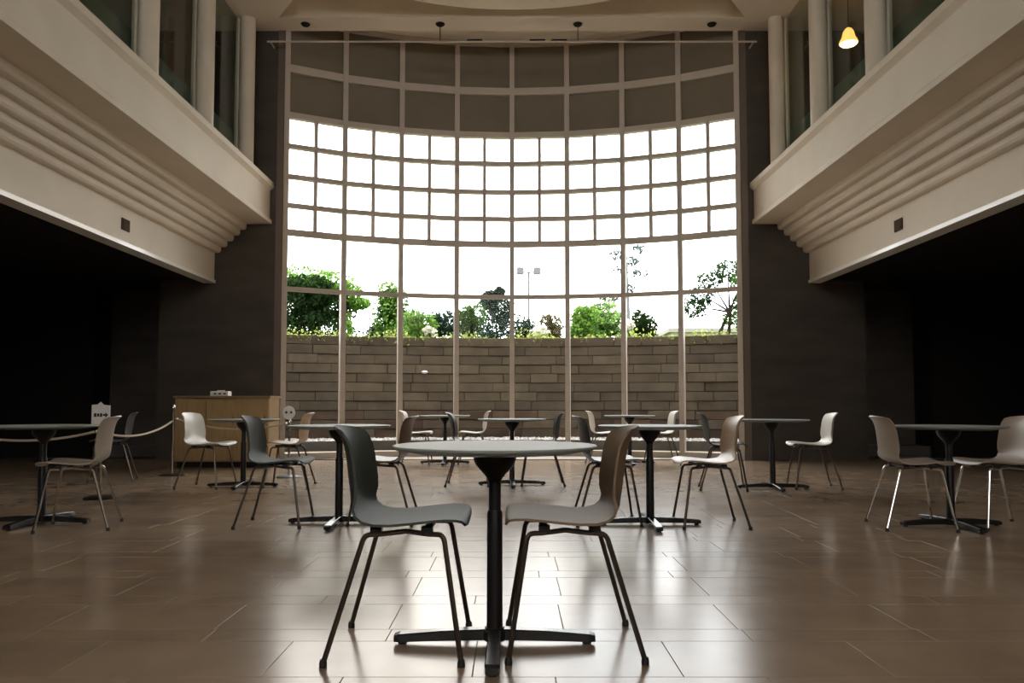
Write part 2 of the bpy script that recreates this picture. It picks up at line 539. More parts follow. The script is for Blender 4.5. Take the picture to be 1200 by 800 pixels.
# back wall behind the camera; its window band is added for fill light
wb = MB()
BW = 7.4
wb.box(-9.2, -BW, -9.2, -9.0, 0, 7.9); wb.box(BW, 9.2, -9.2, -9.0, 0, 7.9)
wb.box(-BW, BW, -9.2, -9.0, 7.1, 7.9); wb.box(-BW, BW, -9.2, -9.0, 0, 4.3)
struct('wall_back', wb, M['plaster'], label='wall behind the viewpoint, its high opening added for fill light')
w2 = struct('window_fill', label='unseen high window band added for fill light behind the viewpoint')
for k in range(8):
    x = -BW + 2 * BW * k / 7
    MB().box(x - 0.05, x + 0.05, -9.18, -9.02, 4.3, 7.1).build('mullion', M['frame'], w2)
for k in range(7):
    x = -BW + 2 * BW * k / 7
    MB().box(x + 0.05, x + 2 * BW / 7 - 0.05, -9.11, -9.10, 4.3, 7.1).build('pane', M['glass'], w2)
struct('ground_front', MB().box(-40, 40, -60, -9.2, -0.2, -0.01), M['paving'], label='paved forecourt behind the viewpoint')

# ------------------------------------------------------------------ ceiling with recess and oval
ceil = MB()
z0, z1 = CEIL, 7.3
ceil.box(-9, 9, 12.2, D, z0, z1)
for s in (-1, 1):
    q = [(s * 3.3, -9), (s * 9, -9), (s * 9, 12.2), (s * 3.8, 12.2), (s * 3.3, 11.5)]
    ceil.prism(q if s > 0 else q[::-1], z0, z1)
ceil.box(-3.3, 3.3, -9, 4.0, z0, z1)
# bay part: higher soffit that follows the glass
bay = [(-3.8, D)]
for i in range(0, 33):
    a = -HA + 2 * HA * i / 32
    bay.append(((R + 0.15) * math.sin(a), WC + (R + 0.15) * math.cos(a)))
bay.append((3.8, D))
ceil.prism(bay[::-1], 7.50, 7.56)
ceil.box(-9, 9, D - 0.04, D, 7.3, 7.75)
ceiling = struct('ceiling', ceil, M['ceiling'], label='cream ceiling with a recess and an oval drum')
up = MB().box(-9.2, 9.2, -9.2, 14.3, 7.75, 7.95)
struct('roof', up, M['facade'], label='roof slab above the hall')
rec = MB()
rec.box(-3.9, 3.9, 3.9, 12.3, 7.5, 7.56)
pts = [(-3.8, 12.2), (-3.3, 11.5), (-3.3, 4), (3.3, 4), (3.3, 11.5), (3.8, 12.2)]
for i in range(6):
    a, b = Vector(pts[i]), Vector(pts[(i + 1) % 6])
    rec.add([(a.x, a.y, 7.3), (b.x, b.y, 7.3), (b.x, b.y, 7.5), (a.x, a.y, 7.5)], [(0, 1, 2, 3)])
rec.build('recess', M['ceiling'], ceiling)
MB().lathe([(1.0, 7.21), (1.0, 7.5)], 0, 9.75, 64, 3.15, 2.22).build('oval_drum', M['plaster'], ceiling, True)
# unseen parapet above the window, added to block part of the sky
struct('wall_sky_block', MB().box(-9.2, 9.2, 14.1, 14.3, 7.9, 9.4), M['facade'], label='unseen parapet added above the curved window to block sky light')

# black ceiling cups
cup0 = None
for x, lab in ((-3.42, 'black round ceiling cup above the leftmost window bay'), (-1.19, 'black round ceiling cup over the left drop rod of the rail'),
               (1.09, 'black round ceiling cup over the right drop rod of the rail'), (3.31, 'black round ceiling cup above the rightmost window bay')):
    o = MB().lathe([(0.055, CEIL - 0.03), (0.075, CEIL - 0.012), (0.078, CEIL)], n=20).build('ceiling_cup', M['iron'], None, True)
    o.location = (x, 12.41, 0)
    tag(o, lab, 'ceiling fitting', 'ceiling cups above the window')
# long straight rail hanging before the window head
rail = thing('ceiling_rail', 'thin straight grey rail hung on rods below the ceiling before the window', 'rail', (0, 12.41, 6.9))
MB().tube([(-4.05, 0, 0), (4.05, 0, 0)], 0.016, 8).build('rail_tube', M['frame'], rail, True)
for x in (-1.19, 1.09):
    MB().tube([(x, 0, 0.014), (x, 0, 0.27)], 0.007, 6).build('drop_rod', M['iron'], rail, True)
for x in (-0.62, 0.42, 0.78):
    MB().box(x - 0.13, x + 0.13, -0.02, 0.02, 0.012, 0.035).build('bracket', M['iron'], rail)
for s in (-1, 1):
    MB().tube([(s * 4.0, 0, 0), (s * 4.0, 0.23, 0)], 0.014, 8).build('wall_bracket', M['frame'], rail, True)

# little fittings on the fascias
for s, side in ((-1, 'left'), (1, 'right')):
    t = thing('wall_fitting', 'small brown square fitting set in the ' + side + ' balcony fascia', 'wall fitting', (s * 4.94, 9.7, 3.19), 0, 'fascia fittings')
    MB().box(min(0, -s * 0.012), max(0, -s * 0.012), -0.10, 0.10, -0.075, 0.075).build('frame', M['fitting'], t)
    MB().box(min(-s * 0.012, -s * 0.018), max(-s * 0.012, -s * 0.018), -0.075, 0.075, -0.055, 0.055).build('cover', M['fitting'], t)

# gallery contents: timber post behind the left glass, glowing pendant behind the right glass
t = MB().box(-5.12, -4.86, 11.15, 11.4, 4.58, CEIL).build('timber_post', M['redwood'])
tag(t, 'reddish brown timber post behind the left gallery glass', 'post')
pen = thing('pendant_lamp', 'glowing orange pendant lamp behind the right gallery glass', 'lamp', (5.16, 11.5, 6.43))
MB().lathe([(0.135, 0.0), (0.138, 0.012), (0.125, 0.05), (0.100, 0.085), (0.090, 0.13), (0.078, 0.18), (0.05, 0.225), (0.02, 0.245)], n=24).build('lamp_shade', M['glow'], pen, True)
MB().lathe([(0.110, -0.02), (0.125, -0.001)], n=20).build('diffuser', M['glow_hot'], pen, True)
MB().tube([(0, 0, 0.245), (0, 0, CEIL - 6.43 - 0.02)], 0.006, 6).build('cord', M['rubber'], pen)
MB().lathe([(0.05, CEIL - 6.43 - 0.02), (0.05, CEIL - 6.43)], n=16).build('ceiling_rose', M['rubber'], pen)

# ------------------------------------------------------------------ chair
def chair_parts():
    P = [(0.246, 0.455), (0.243, 0.468), (0.233, 0.478), (0.212, 0.483), (0.17, 0.484), (0.12, 0.480), (0.05, 0.472), (-0.02, 0.466), (-0.075, 0.467),
         (-0.116, 0.478), (-0.148, 0.500), (-0.170, 0.532), (-0.181, 0.575), (-0.188, 0.62), (-0.194, 0.665), (-0.200, 0.71), (-0.209, 0.75),
         (-0.221, 0.780), (-0.239, 0.804), (-0.256, 0.815)]
    n = len(P); W = 12
    L = [0.0]
    for i in range(1, n):
        L.append(L[-1] + math.hypot(P[i][0] - P[i - 1][0], P[i][1] - P[i - 1][1]))
    T = L[-1]
    def width(l):
        w = 0.222 - 0.030 * max(0, min(1, (l - 0.42) / 0.4))
        for e in (l, T - l):          # rounded corners
            cr_ = 0.055 if e == l else 0.03
            if e < cr_:
                w -= cr_ - math.sqrt(max(0, cr_ ** 2 - (cr_ - e) ** 2))
        return w
    top = []
    for i in range(n):
        x, z = P[i]; l = L[i]; w = width(l)
        up = max(0, min(1, (z - 0.47) / 0.12)) if x < -0.09 else 0.0
        row = []
        for k in range(W + 1):
            u = -1 + 2 * k / W
            bx = 0.055 * up * u * u
            bz = 0.012 * (1 - up) * u * u - 0.012 * up * u * u
            row.append(Vector((x + bx, w * u, z + bz)))
        top.append(row)
    t = 0.009
    mb = MB()
    vs = []; 
    def nrm(i, k):
        a = top[min(i + 1, n - 1)][k] - top[max(i - 1, 0)][k]
        b = top[i][min(k + 1, W)] - top[i][max(k - 1, 0)]
        return a.cross(b).normalized()
    for i in range(n):
        for k in range(W + 1):
            vs.append(top[i][k])
    for i in range(n):
        for k in range(W + 1):
            nn = nrm(i, k)
            vs.append(top[i][k] + nn * t)
    N = n * (W + 1)
    fs = []
    for i in range(n - 1):
        for k in range(W):
            a = i * (W + 1) + k; b = a + 1; c = a + W + 2; d = a + W + 1
            fs.append((a, b, c, d)); fs.append((N + a, N + d, N + c, N + b))
    for i in range(n - 1):
        a = i * (W + 1); d = a + W + 1
        fs.append((a, d, N + d, N + a))
        a = i * (W + 1) + W; d = a + W + 1
        fs.append((a, N + a, N + d, d))
    for k in range(W):
        a = k; fs.append((a, N + a, N + a + 1, a + 1))
        a = (n - 1) * (W + 1) + k; fs.append((a, a + 1, N + a + 1, N + a))
    mb.add(vs, fs)
    shell = mb.mesh('seat_shell', True)
    legs = []
    for fx, fy in ((1, 1), (1, -1), (-1, 1), (-1, -1)):
        foot = Vector((0.232 if fx > 0 else -0.238, fy * 0.232, 0.012))
        knee = Vector((0.165 if fx > 0 else -0.115, fy * 0.165, 0.430))
        inn = Vector((0.03, fy * 0.145, 0.444))
        path = [foot, foot.lerp(knee, 0.5), foot.lerp(knee, 0.93)]
        a = foot.lerp(knee, 0.93)
        for q in range(1, 6):
            tt = q / 6
            path.append(a * (1 - tt) ** 2 + (knee + Vector((0, 0, 0.012))) * 2 * tt * (1 - tt) + knee.lerp(inn, 0.22) * tt * tt)
        path += [knee.lerp(inn, 0.4), inn]
        legs.append((MB().tube(path, 0.0095, 10).mesh('leg', True), MB().lathe([(0.010, 0.0), (0.0135, 0.001), (0.0135, 0.014), (0.0105, 0.026)], foot.x, foot.y, 12).mesh('foot_glide', True)))
    br = []
    for x in (-0.075, 0.105):
        m_ = MB()
        m_.box(x - 0.014, x + 0.014, -0.15, 0.15, 0.446, 0.457)
        for sy in (-1, 1):
            m_.box(x - 0.020, x + 0.020, sy * 0.146 - 0.018, sy * 0.146 + 0.018, 0.431, 0.462)
        br.append(m_.mesh('bracket'))
    return shell, legs, br
SHELL, LEGS, BRK = chair_parts()
protos = {}
def place_chair(x, y, rz, shellmat, label, metal='tube', group='moulded shell chairs around the cafe tables'):
    key = (shellmat, metal)
    if key not in protos:
        t = thing('shell_chair', label, 'chair', (x, y, 0), rz, group)
        sh = SHELL.copy(); sh.materials.clear(); sh.materials.append(M[shellmat])
        put('seat_shell', sh, t)
        for lg, gl in LEGS:
            a = lg.copy(); a.materials.append(M[metal]); b = gl.copy(); b.materials.append(M['rubber'])
            l = put('leg', a, t); put('foot_glide', b, l)
        for b in BRK:
            q = b.copy(); q.materials.append(M['iron']); put('bracket', q, t)
        protos[key] = t
        return t
    return dup(protos[key], (x, y, 0), rz, label, group)

d2r = math.radians
place_chair(-0.405, 2.895, d2r(0), 'shell_green', 'large dark grey green shell chair drawn up left of the front table')
place_chair(0.22, 2.92, d2r(180), 'shell_taupe', 'large taupe brown shell chair drawn up right of the front table')
place_chair(-1.77, 5.80, d2r(2), 'shell_green', 'dark grey green shell chair left of the second-row table, against the window light')
place_chair(-0.98, 5.95, d2r(180), 'shell_brown', 'brown shell chair behind the large grey green chair, back showing above the front table', group=None)
place_chair(0.72, 5.92, d2r(0), 'shell_dark', 'charcoal shell chair behind the large taupe chair, seat facing the second-row table')
place_chair(1.475, 5.78, d2r(178), 'shell_wood', 'tan shell chair with a pale front edge right of the second-row table')
place_chair(-0.49, 8.66, d2r(0), 'shell_dark', 'charcoal shell chair seen behind the front tabletop, left of the middle table')
place_chair(0.34, 8.72, d2r(180), 'shell_green', 'grey green shell chair right of the middle table in the third row')
place_chair(-1.48, 11.86, d2r(0), 'shell_white', 'small white shell chair left of the far table nearest the glass')
place_chair(-0.58, 11.86, d2r(180), 'shell_white', 'small white shell chair right of the far table nearest the glass')
place_chair(1.38, 11.75, d2r(0), 'shell_white', 'small white shell chair by the glass, behind the charcoal chair')
place_chair(2.28, 11.75, d2r(180), 'shell_white', 'small white shell chair by the glass, behind the tan chair')
place_chair(2.25, 8.25, d2r(-12), 'shell_green', 'grey green shell chair standing just behind the tan chair')
place_chair(3.27, 8.38, d2r(172), 'shell_white', 'off white shell chair before the dark right end wall')
place_chair(2.92, 5.68, d2r(-8), 'shell_beige', 'beige shell chair left of the right-edge table', 'chrome')
place_chair(3.60, 5.72, d2r(180), 'shell_beige', 'beige shell chair cut by the right edge, far side of its table', 'chrome')
place_chair(-3.16, 5.66, d2r(196), 'shell_beige', 'beige shell chair seen from behind near the white arrow notice', 'chrome')
place_chair(-3.34, 8.45, d2r(-6), 'shell_white', 'off white shell chair beside the rope post before the wooden counter')
place_chair(-2.46, 8.55, d2r(184), 'shell_wood', 'tan shell chair half hidden behind the second-row grey green chair')
place_chair(-4.75, 9.2, d2r(200), 'shell_dark', 'charcoal shell chair in the shadow behind the rope')

# ------------------------------------------------------------------ tables
def table_meshes():
    d = {}
    top = MB().lathe([(0.352, 0.722), (0.374, 0.725), (0.383, 0.729), (0.386, 0.733), (0.386, 0.737), (0.383, 0.740)], n=64)
    d['tabletop'] = (top.mesh('tabletop', True), 'tabletop')
    d['under_rim'] = (MB().lathe([(0.300, 0.712), (0.352, 0.722)], n=64).mesh('under_rim', True), 'toprim')
    prof = [(0.0235, 0.600), (0.028, 0.612), (0.040, 0.628), (0.056, 0.645), (0.070, 0.662), (0.078, 0.678), (0.081, 0.690), (0.082, 0.713)]
    d['mounting_cup'] = (MB().lathe(prof, n=28).mesh('mounting_cup', True), 'iron')
    d['pole'] = (MB().lathe([(0.023, 0.49), (0.023, 0.605)], n=20).mesh('pole', True), 'iron')
    d['column'] = (MB().lathe([(0.030, 0.045), (0.029, 0.48), (0.026, 0.495)], n=24).mesh('column', True), 'iron')
    d['hub'] = (MB().lathe([(0.040, 0.014), (0.046, 0.02), (0.046, 0.05), (0.034, 0.062)], n=24).mesh('hub', True), 'iron')
    return d
TM = table_meshes()
def foot_mesh():
    m_ = MB()
    # tapering bar along +x
    sec = [(0.035, 0.024, 0.018, 0.058), (0.20, 0.024, 0.016, 0.052), (0.355, 0.026, 0.012, 0.040), (0.375, 0.022, 0.012, 0.034)]
    for x, w, za, zb in sec:
        m_.v += [(x, -w, za), (x, w, za), (x, w, zb - 0.004), (x, w - 0.004, zb), (x, -w + 0.004, zb), (x, -w, zb - 0.004)]
    for i in range(len(sec) - 1):
        for k in range(6):
            j = (k + 1) % 6
            m_.f.append((i * 6 + k, i * 6 + j, (i + 1) * 6 + j, (i + 1) * 6 + k))
    m_.f.append((5, 4, 3, 2, 1, 0)); e = (len(sec) - 1) * 6
    m_.f.append(tuple(e + k for k in range(6)))
    return m_.mesh('foot')
FOOT = foot_mesh(); FOOT.materials.append(M['footmetal'])
GL = MB().lathe([(0.016, 0.0), (0.018, 0.012)], 0.345, 0, 14).mesh('glide', True); GL.materials.append(M['rubber'])
for k_, (me_, mt_) in TM.items():
    me_.materials.append(M[mt_])
tproto = None
def place_table(x, y, label, rz=0.0):
    global tproto
    if tproto is None:
        t = thing('cafe_table', label, 'table', (x, y, 0), rz, 'round cafe tables')
        for k_, (me_, mt_) in TM.items():
            put(k_, me_, t)
        for q in range(4):
            f = put('foot', FOOT, t, (0, 0, 0), q * PI / 2)
            g_ = put('glide', GL, f)
        tproto = t
        return t
    return dup(tproto, (x, y, 0), rz, label)
place_table(-0.065, 2.925, 'large round cafe table with pale top and black cross foot, nearest of all')
place_table(-1.31, 5.86, 'round cafe table in the second row, behind the large grey green chair')
place_table(1.035, 5.80, 'round cafe table in the second row, behind the large taupe chair')
place_table(0.0, 8.68, 'round cafe table in the middle of the third row, directly behind the front table', d2r(2))
place_table(-2.95, 8.48, 'round cafe table before the wooden counter', d2r(4))
place_table(2.80, 8.30, 'round cafe table before the dark right end wall', d2r(-3))
place_table(3.24, 5.72, 'round cafe table cut by the right edge beside a beige chair', d2r(3))
place_table(-3.56, 5.86, 'round cafe table cut by the left edge under the white arrow notice', d2r(-4))
place_table(-1.03, 11.86, 'small far round table close to the glass between two white chairs')
place_table(1.80, 11.78, 'small far round table close to the glass, right of the middle')

# ------------------------------------------------------------------ wooden counter with a white box on it
ct = thing('counter', 'light wood veneer counter against the dark end wall beside the window', 'counter', (-4.19, 11.35, 0))
MB().box(-0.68, 0.68, -0.22, 0.25, 0.08, 1.00).build('body', M['woodedge'], ct)
MB().box(-0.66, 0.66, -0.18, 0.22, 0.0, 0.08).build('plinth', M['black'], ct)
MB().box(-0.70, 0.70, -0.26, 0.28, 1.00, 1.03).build('worktop', M['woodedge'], ct)
for a, b in ((-0.675, -0.23), (-0.222, 0.222), (0.23, 0.675)):
    dd = MB().box(a, b, -0.242, -0.222, 0.10, 0.985).build('door', M['wood'], ct)
    MB().tube([(b - 0.05, -0.262, 0.62), (b - 0.05, -0.262, 0.74)], 0.006, 6).build('handle', M['chrome'], dd)
bx = thing('tissue_box', 'small white box lying on the wooden counter', 'box', (-4.28, 11.3, 1.03))
MB().chbox(-0.13, 0.13, -0.07, 0.07, 0, 0.07, 0.01).build('box_body', M['white'], bx)
MB().box(-0.05, 0.05, -0.02, 0.02, 0.07, 0.085).build('slot_tissue', M['white'], bx)
for q in (-0.08, -0.01, 0.06):
    MB().box(q, q + 0.04, -0.0715, -0.07, 0.022, 0.042).build('print_mark', M['ink'], bx)

# ------------------------------------------------------------------ rope barrier
def stanchion(x, y, h, label):
    t = thing('rope_post', label, 'post', (x, y, 0), 0, 'rope barrier posts by the counter')
    MB().lathe([(0.15, 0.0), (0.15, 0.008), (0.12, 0.018), (0.03, 0.03)], n=28).build('base', M['iron'], t, True)
    MB().lathe([(0.0125, 0.03), (0.0125, h - 0.05)], n=14).build('pole', M['chrome'], t, True)
    MB().lathe([(0.014, h - 0.055), (0.024, h - 0.045), (0.024, h - 0.02), (0.012, h)], n=14).build('finial', M['chrome'], t, True)
    return t
SA = (-4.34, 9.86); SB = (-3.95, 7.42); SC = (-2.78, 9.62); SD = (-3.17, 9.35)
stanchion(*SA, 0.90, 'slim steel rope post beside the off white chair')
stanchion(*SB, 0.72, 'slim pale post carrying the white arrow notice')
stanchion(*SC, 0.72, 'slim steel post carrying the round white notice')
def rope(a, za, b, zb, sag, label, a_off=0.05):
    A = Vector((a[0], a[1], za)); B = Vector((b[0], b[1], zb))
    dv = (B - A).normalized()
    A += dv * a_off; B -= dv * a_off
    pts = []
    for i in range(17):
        t_ = i / 16
        p = A.lerp(B, t_); p.z -= sag * 4 * t_ * (1 - t_)
        pts.append(p)
    r = thing('barrier_rope', label, 'rope', tuple(A), 0, 'swagged barrier ropes')
    MB().tube([p - A for p in pts], 0.012, 8).build('rope_strand', M['rope'], r, True)
    for q in (pts[0] - A, pts[-1] - A):
        MB().ball(q, 0.020, 8, 6).build('rope_hook', M['chrome'], r, True)
    return r
rope(SA, 0.69, SB, 0.62, 0.09, 'beige rope swagged from the steel post to the arrow notice post')
rope(SB, 0.64, (-5.6, 7.5), 0.66, 0.10, 'beige rope swagged from the arrow notice post towards the left edge')
stanchion(-5.6, 7.5, 0.74, 'slim steel rope post beyond the left edge table')
rope(SA, 0.72, SC, 0.66, 0.10, 'beige rope swagged behind the off white chair towards the round notice')
# notices
nt_ = thing('arrow_notice', 'white cut-corner notice card with a black arrow on a slim post', 'sign', (SB[0], SB[1] - 0.03, 0.69))
card = [(-0.085, 0.0), (0.05, 0.0), (0.09, 0.06), (0.09, 0.20), (0.03, 0.205), (0.0, 0.235), (-0.03, 0.21), (-0.085, 0.205)]
MB().prism_y(card, -0.004, 0.004).build('card', M['white'], nt_)
for a, b, c in ((-0.062, -0.038, 0.035), (-0.032, -0.010, 0.03), (-0.004, 0.018, 0.034)):
    MB().box(a, b, -0.006, -0.004, 0.108 - c / 2, 0.108 + c / 2).build('print_mark', M['ink'], nt_)
MB().prism_y([(0.024, 0.118), (0.024, 0.100), (0.046, 0.100), (0.046, 0.086), (0.076, 0.109), (0.046, 0.132), (0.046, 0.118)], -0.006, -0.004).build('arrow', M['ink'], nt_)
nr = thing('round_notice', 'round white notice with two dark spots on a slim post', 'sign', (SC[0], SC[1] - 0.035, 0.80))
circ = [(0.078 * math.cos(2 * PI * i / 28), 0.085 * math.sin(2 * PI * i / 28)) for i in range(28)]
MB().prism_y(circ[::-1], -0.004, 0.004).build('card', M['white'], nr)
for cx in (-0.03, 0.03):
    c2 = [(cx + 0.013 * math.cos(2 * PI * i / 14), 0.005 + 0.016 * math.sin(2 * PI * i / 14)) for i in range(14)]
    MB().prism_y(c2[::-1], -0.006, -0.004).build('spot', M['ink'], nr)
MB().box(-0.008, 0.008, 0.004, 0.02, -0.09, 0.02).build('clip', M['chrome'], nr)

# ------------------------------------------------------------------ outside: paving, kerb bed, block wall
GC = 4.5; GR = 12.5
def garc(x_arc, r=GR):
    a = x_arc / GR
    return r * math.sin(a), GC + r * math.cos(a), a
def ring(r0, r1, z0, z1, span=8.6, n=48):
    m_ = MB()
    for i in range(n + 1):
        s_ = -span + 2 * span * i / n
        for r in (r0, r1):
            x, y, a = garc(s_, r)
            m_.v += [(x, y, z0), (x, y, z1)]
    for i in range(n):
        a = i * 4; b = a + 4
        m_.f += [(a, b, b + 1, a + 1), (a + 2, a + 3, b + 3, b + 2), (a + 1, b + 1, b + 3, a + 3), (a, a + 2, b + 2, b)]
    m_.f += [(0, 1, 3, 2), (n * 4, n * 4 + 2, n * 4 + 3, n * 4 + 1)]
    return m_
struct('ground', MB().box(-16, 16, 14.2, 18, -0.2, -0.004), M['paving'], label='pale paving strip outside the glass')
struct('floor_bay', MB().prism([(-3.9, 12.6), (3.9, 12.6), (3.9, 14.2), (-3.9, 14.2)], -0.1, 0.0), M['paving'], label='pale threshold paving under the curved window')
bed = struct('kerb_bed', ring(GR - 1.25, GR - 0.02, -0.004, 0.19), M['kerb'], label='grey raised bed at the foot of the block wall')
gw = struct('wall_garden', ring(GR, GR + 0.35, 0.0, 2.29), M['mortar'], label='curved wall of long grey brown stone blocks outside the window')
bmesh_ = {}
def blockmesh(Lb, mk):
    key = (Lb, mk)
    if key not in bmesh_:
        me = MB().chbox(-Lb / 2 + 0.006, Lb / 2 - 0.006, -0.093, 0.093, 0, 0.05, 0.006).mesh('block')
        me.materials.append(M[mk]); bmesh_[key] = me
    return bmesh_[key]
rb = random.Random(3)
H = 0.2
for c in range(11):
    z = 0.19 + H * c - 0.1 + 0.1 - 0.0
    x = -5.6 - rb.uniform(0, 0.8)
    while x < 5.6:
        Lb = rb.choice([0.6, 0.8, 0.8, 1.0, 1.2])
        px, py, a = garc(x + Lb / 2, GR)
        mk = 'damp' if (c <= 2 and rb.random() < (0.75 if c < 2 else 0.4)) else 'block'
        o = put('block', blockmesh(Lb, mk), gw)
        o.rotation_euler = (PI / 2, 0, -a)
        off = rb.uniform(-0.012, 0.016)
        o.location = (px + off * math.sin(a), py + off * math.cos(a), z + H / 2 - 0.005)
        x += Lb
# pebbles on the bed (far too many to count)
pb = MB(); rp = random.Random(5)
for i in range(2600):
    s_ = rp.uniform(-6, 6); r = GR - rp.uniform(0.12, 1.22)
    x, y, a = garc(s_, r); rr = rp.uniform(0.015, 0.04)
    q = [(x + rr, y, 0.19), (x, y + rr, 0.19), (x - rr, y, 0.19), (x, y - rr, 0.19), (x, y, 0.19 + rr * 0.8)]
    pb.add(q, [(0, 1, 4), (1, 2, 4), (2, 3, 4), (3, 0, 4)])
o = pb.build('pebbles', M['pebble'], kind='stuff'); tag(o, 'white pebbles strewn over the bed below the block wall', 'pebbles')
struct('ground_garden', MB().box(-45, 45, 17.36, 90, 1.9, 2.2), M['soil'], label='garden ground above the block wall')
struct('wall_left_outside', MB().box(-9.4, -9.2, 14.2, 17, 0, 5), M['facade'], label='outer wall closing the light court on the left')
struct('wall_right_outside', MB().box(9.2, 9.4, 14.2, 17, 0, 5), M['facade'], label='outer wall closing the light court on the right')

# small round outdoor lamp on the block wall
x, y, a = garc(-1.93, GR - 0.05)
wl = thing('wall_lamp', 'small pale oval lamp fixed on the outdoor block wall', 'lamp', (x, y, 1.62), -a)
MB().ball((0, -0.02, 0), 0.075, 14, 8, 0.5).build('lamp_body', M['white'], wl, True)
MB().box(-0.05, 0.05, -0.01, 0.055, -0.02, 0.02).build('mount', M['lampgrey'], wl)

# ------------------------------------------------------------------ planting
def leaf_cloud(mb, c, rad, n, size, rnd, hollow=0.25, bumps=0.2):
    for _ in range(n):
        while True:
            v = Vector((rnd.uniform(-1, 1), rnd.uniform(-1, 1), rnd.uniform(-1, 1)))
            if 0.05 < v.length <= 1: break
        l = v.length; v = v / l
        l = hollow + (1 - hollow) * l ** 0.6
        l *= 1 + bumps * noise.noise(Vector((v.x * 2 + c[0], v.y * 2 + c[1], v.z * 2 + c[2])) ) * 2
        p = Vector((c[0] + v.x * rad[0] * l, c[1] + v.y * rad[1] * l, c[2] + v.z * rad[2] * l))
        s_ = size * rnd.uniform(0.6, 1.3)
        d = Vector((rnd.uniform(-1, 1), rnd.uniform(-1, 1), rnd.uniform(-0.4, 1))).normalized()
        e = d.cross(Vector((rnd.uniform(-1, 1), rnd.uniform(-1, 1), rnd.uniform(-1, 1)))).normalized()
        w = s_ * 0.42
        mb.add([p - d * s_ / 2, p + e * w, p + d * s_ / 2, p - e * w], [(0, 1, 2, 3)])
def shrub(name, cat, X, Y, w, ztop, leaf, label, n=1500, size=0.09, shape='round', z0=2.2, trunk=0.03, seed=1, second=None, blobs=None):
    rnd = random.Random(seed)
    t = thing(name, label, cat, (X, Y, z0), 0, 'planting above the block wall')
    h = ztop - z0
    mb = MB()
    if blobs is None:
        if shape == 'cone':
            blobs = [(0, 0, h * (0.18 + 0.2 * i), w * (1 - 0.2 * i), h * 0.2) for i in range(5)]
            blobs = [(b[0], b[1], b[2], max(0.12, b[3]), b[4]) for b in blobs]
        else:
            blobs = []
            for i in range(7):
                blobs.append((rnd.uniform(-0.5, 0.5) * w, rnd.uniform(-0.4, 0.4) * w, h * rnd.uniform(0.3, 0.75), w * rnd.uniform(0.45, 0.65), h * rnd.uniform(0.2, 0.28)))
            blobs.append((0, 0, h * 0.3, w * 0.8, h * 0.3))
    for b in blobs:
        leaf_cloud(mb, (b[0], b[1], b[2]), (b[3], b[3] * 0.8, b[4]), max(60, int(n * 1.9) // len(blobs)), size, rnd)
    mb.build('foliage', M[leaf], t, kind='stuff')
    if second:  # second leaf tone; bright crowns have light from above put into their colour
        m2 = MB()
        for b in second[1]:
            leaf_cloud(m2, (b[0], b[1], b[2]), (b[3], b[3] * 0.8, b[4]), second[2], size, rnd)
        m2.build('second_foliage', M[second[0]], t, kind='stuff', label='leaves in a second green tone')
    st = MB()
    st.tube([(0, 0, 0), (0.03 * rnd.uniform(-1, 1), 0, h * 0.35), (0.05 * rnd.uniform(-1, 1), 0, h * 0.7)], [trunk, trunk * 0.8, trunk * 0.4], 7)
    st.build('stem', M['bark'], t, True)
    return t
shrub('tree', 'tree', -5.4, 20.6, 1.35, 4.75, 'leaf_dark', 'broad dark green tree filling the left end of the window', 9000, 0.085, seed=11, trunk=0.09,
      blobs=[(-0.7, 0, 0.65, 1.0, 0.65), (0.2, 0, 0.7, 0.95, 0.7), (-0.5, 0, 1.4, 0.95, 0.6), (0.35, 0, 1.45, 0.8, 0.55), (-0.1, 0, 1.8, 0.9, 0.4)],
      second=('leaf_bright', [(-0.3, 0, 2.15, 0.85, 0.32), (0.55, -0.1, 2.0, 0.55, 0.3), (1.0, -0.2, 1.7, 0.42, 0.25), (1.3, -0.2, 1.4, 0.28, 0.16), (0.95, -0.3, 0.7, 0.22, 0.45), (-0.8, -0.1, 2.05, 0.5, 0.25)], 650))
shrub('shrub', 'shrub', -2.98, 19.0, 0.52, 3.95, 'leaf_mid', 'tall pointed green shrub left of the middle', 2600, 0.07, seed=12, second=('leaf_bright', [(-0.1, -0.2, 0.95, 0.42, 0.45), (0.2, -0.2, 0.45, 0.35, 0.3), (-0.1, 0, 1.5, 0.25, 0.3)], 420))
shrub('shrub', 'shrub', -3.55, 19.6, 0.34, 3.05, 'leaf_teal', 'low dull green shrub between the broad tree and the pointed shrub', 700, 0.07, seed=13)
shrub('shrub', 'shrub', -2.22, 18.0, 0.42, 3.25, 'leaf_bright', 'bright green shrub right of the pointed shrub', 1700, 0.07, seed=14)
shrub('shrub', 'shrub', -1.78, 19.6, 0.46, 3.38, 'leaf_teal', 'blue green shrub with a peaked top before the fourth mullion', 1500, 0.07, seed=15)
shrub('shrub', 'shrub', -1.02, 18.6, 0.38, 3.42, 'leaf_mid', 'mid green upright shrub right of the fourth mullion', 1500, 0.07, seed=16, second=('leaf_teal', [(0.1, 0, 0.4, 0.35, 0.35)], 300))
shrub('tree', 'tree', -0.38, 20.0, 0.50, 4.0, 'leaf_teal', 'small dark tree with a ragged top just left of the central mullion', 2800, 0.075, seed=17,
      blobs=[(0, 0, 0.4, 0.5, 0.45), (-0.1, 0, 0.85, 0.45, 0.4), (0.12, 0, 1.15, 0.32, 0.35), (-0.22, 0, 1.45, 0.2, 0.25), (0.05, 0, 1.6, 0.14, 0.2)])
shrub('shrub', 'shrub', 0.36, 18.6, 0.40, 3.05, 'leaf_teal', 'low blue green shrub under the distant street lamp', 1100, 0.07, seed=18)
shrub('shrub', 'shrub', 0.95, 19.8, 0.36, 3.40, 'leaf_red', 'reddish green shrub right of the street lamp', 1400, 0.07, seed=19)
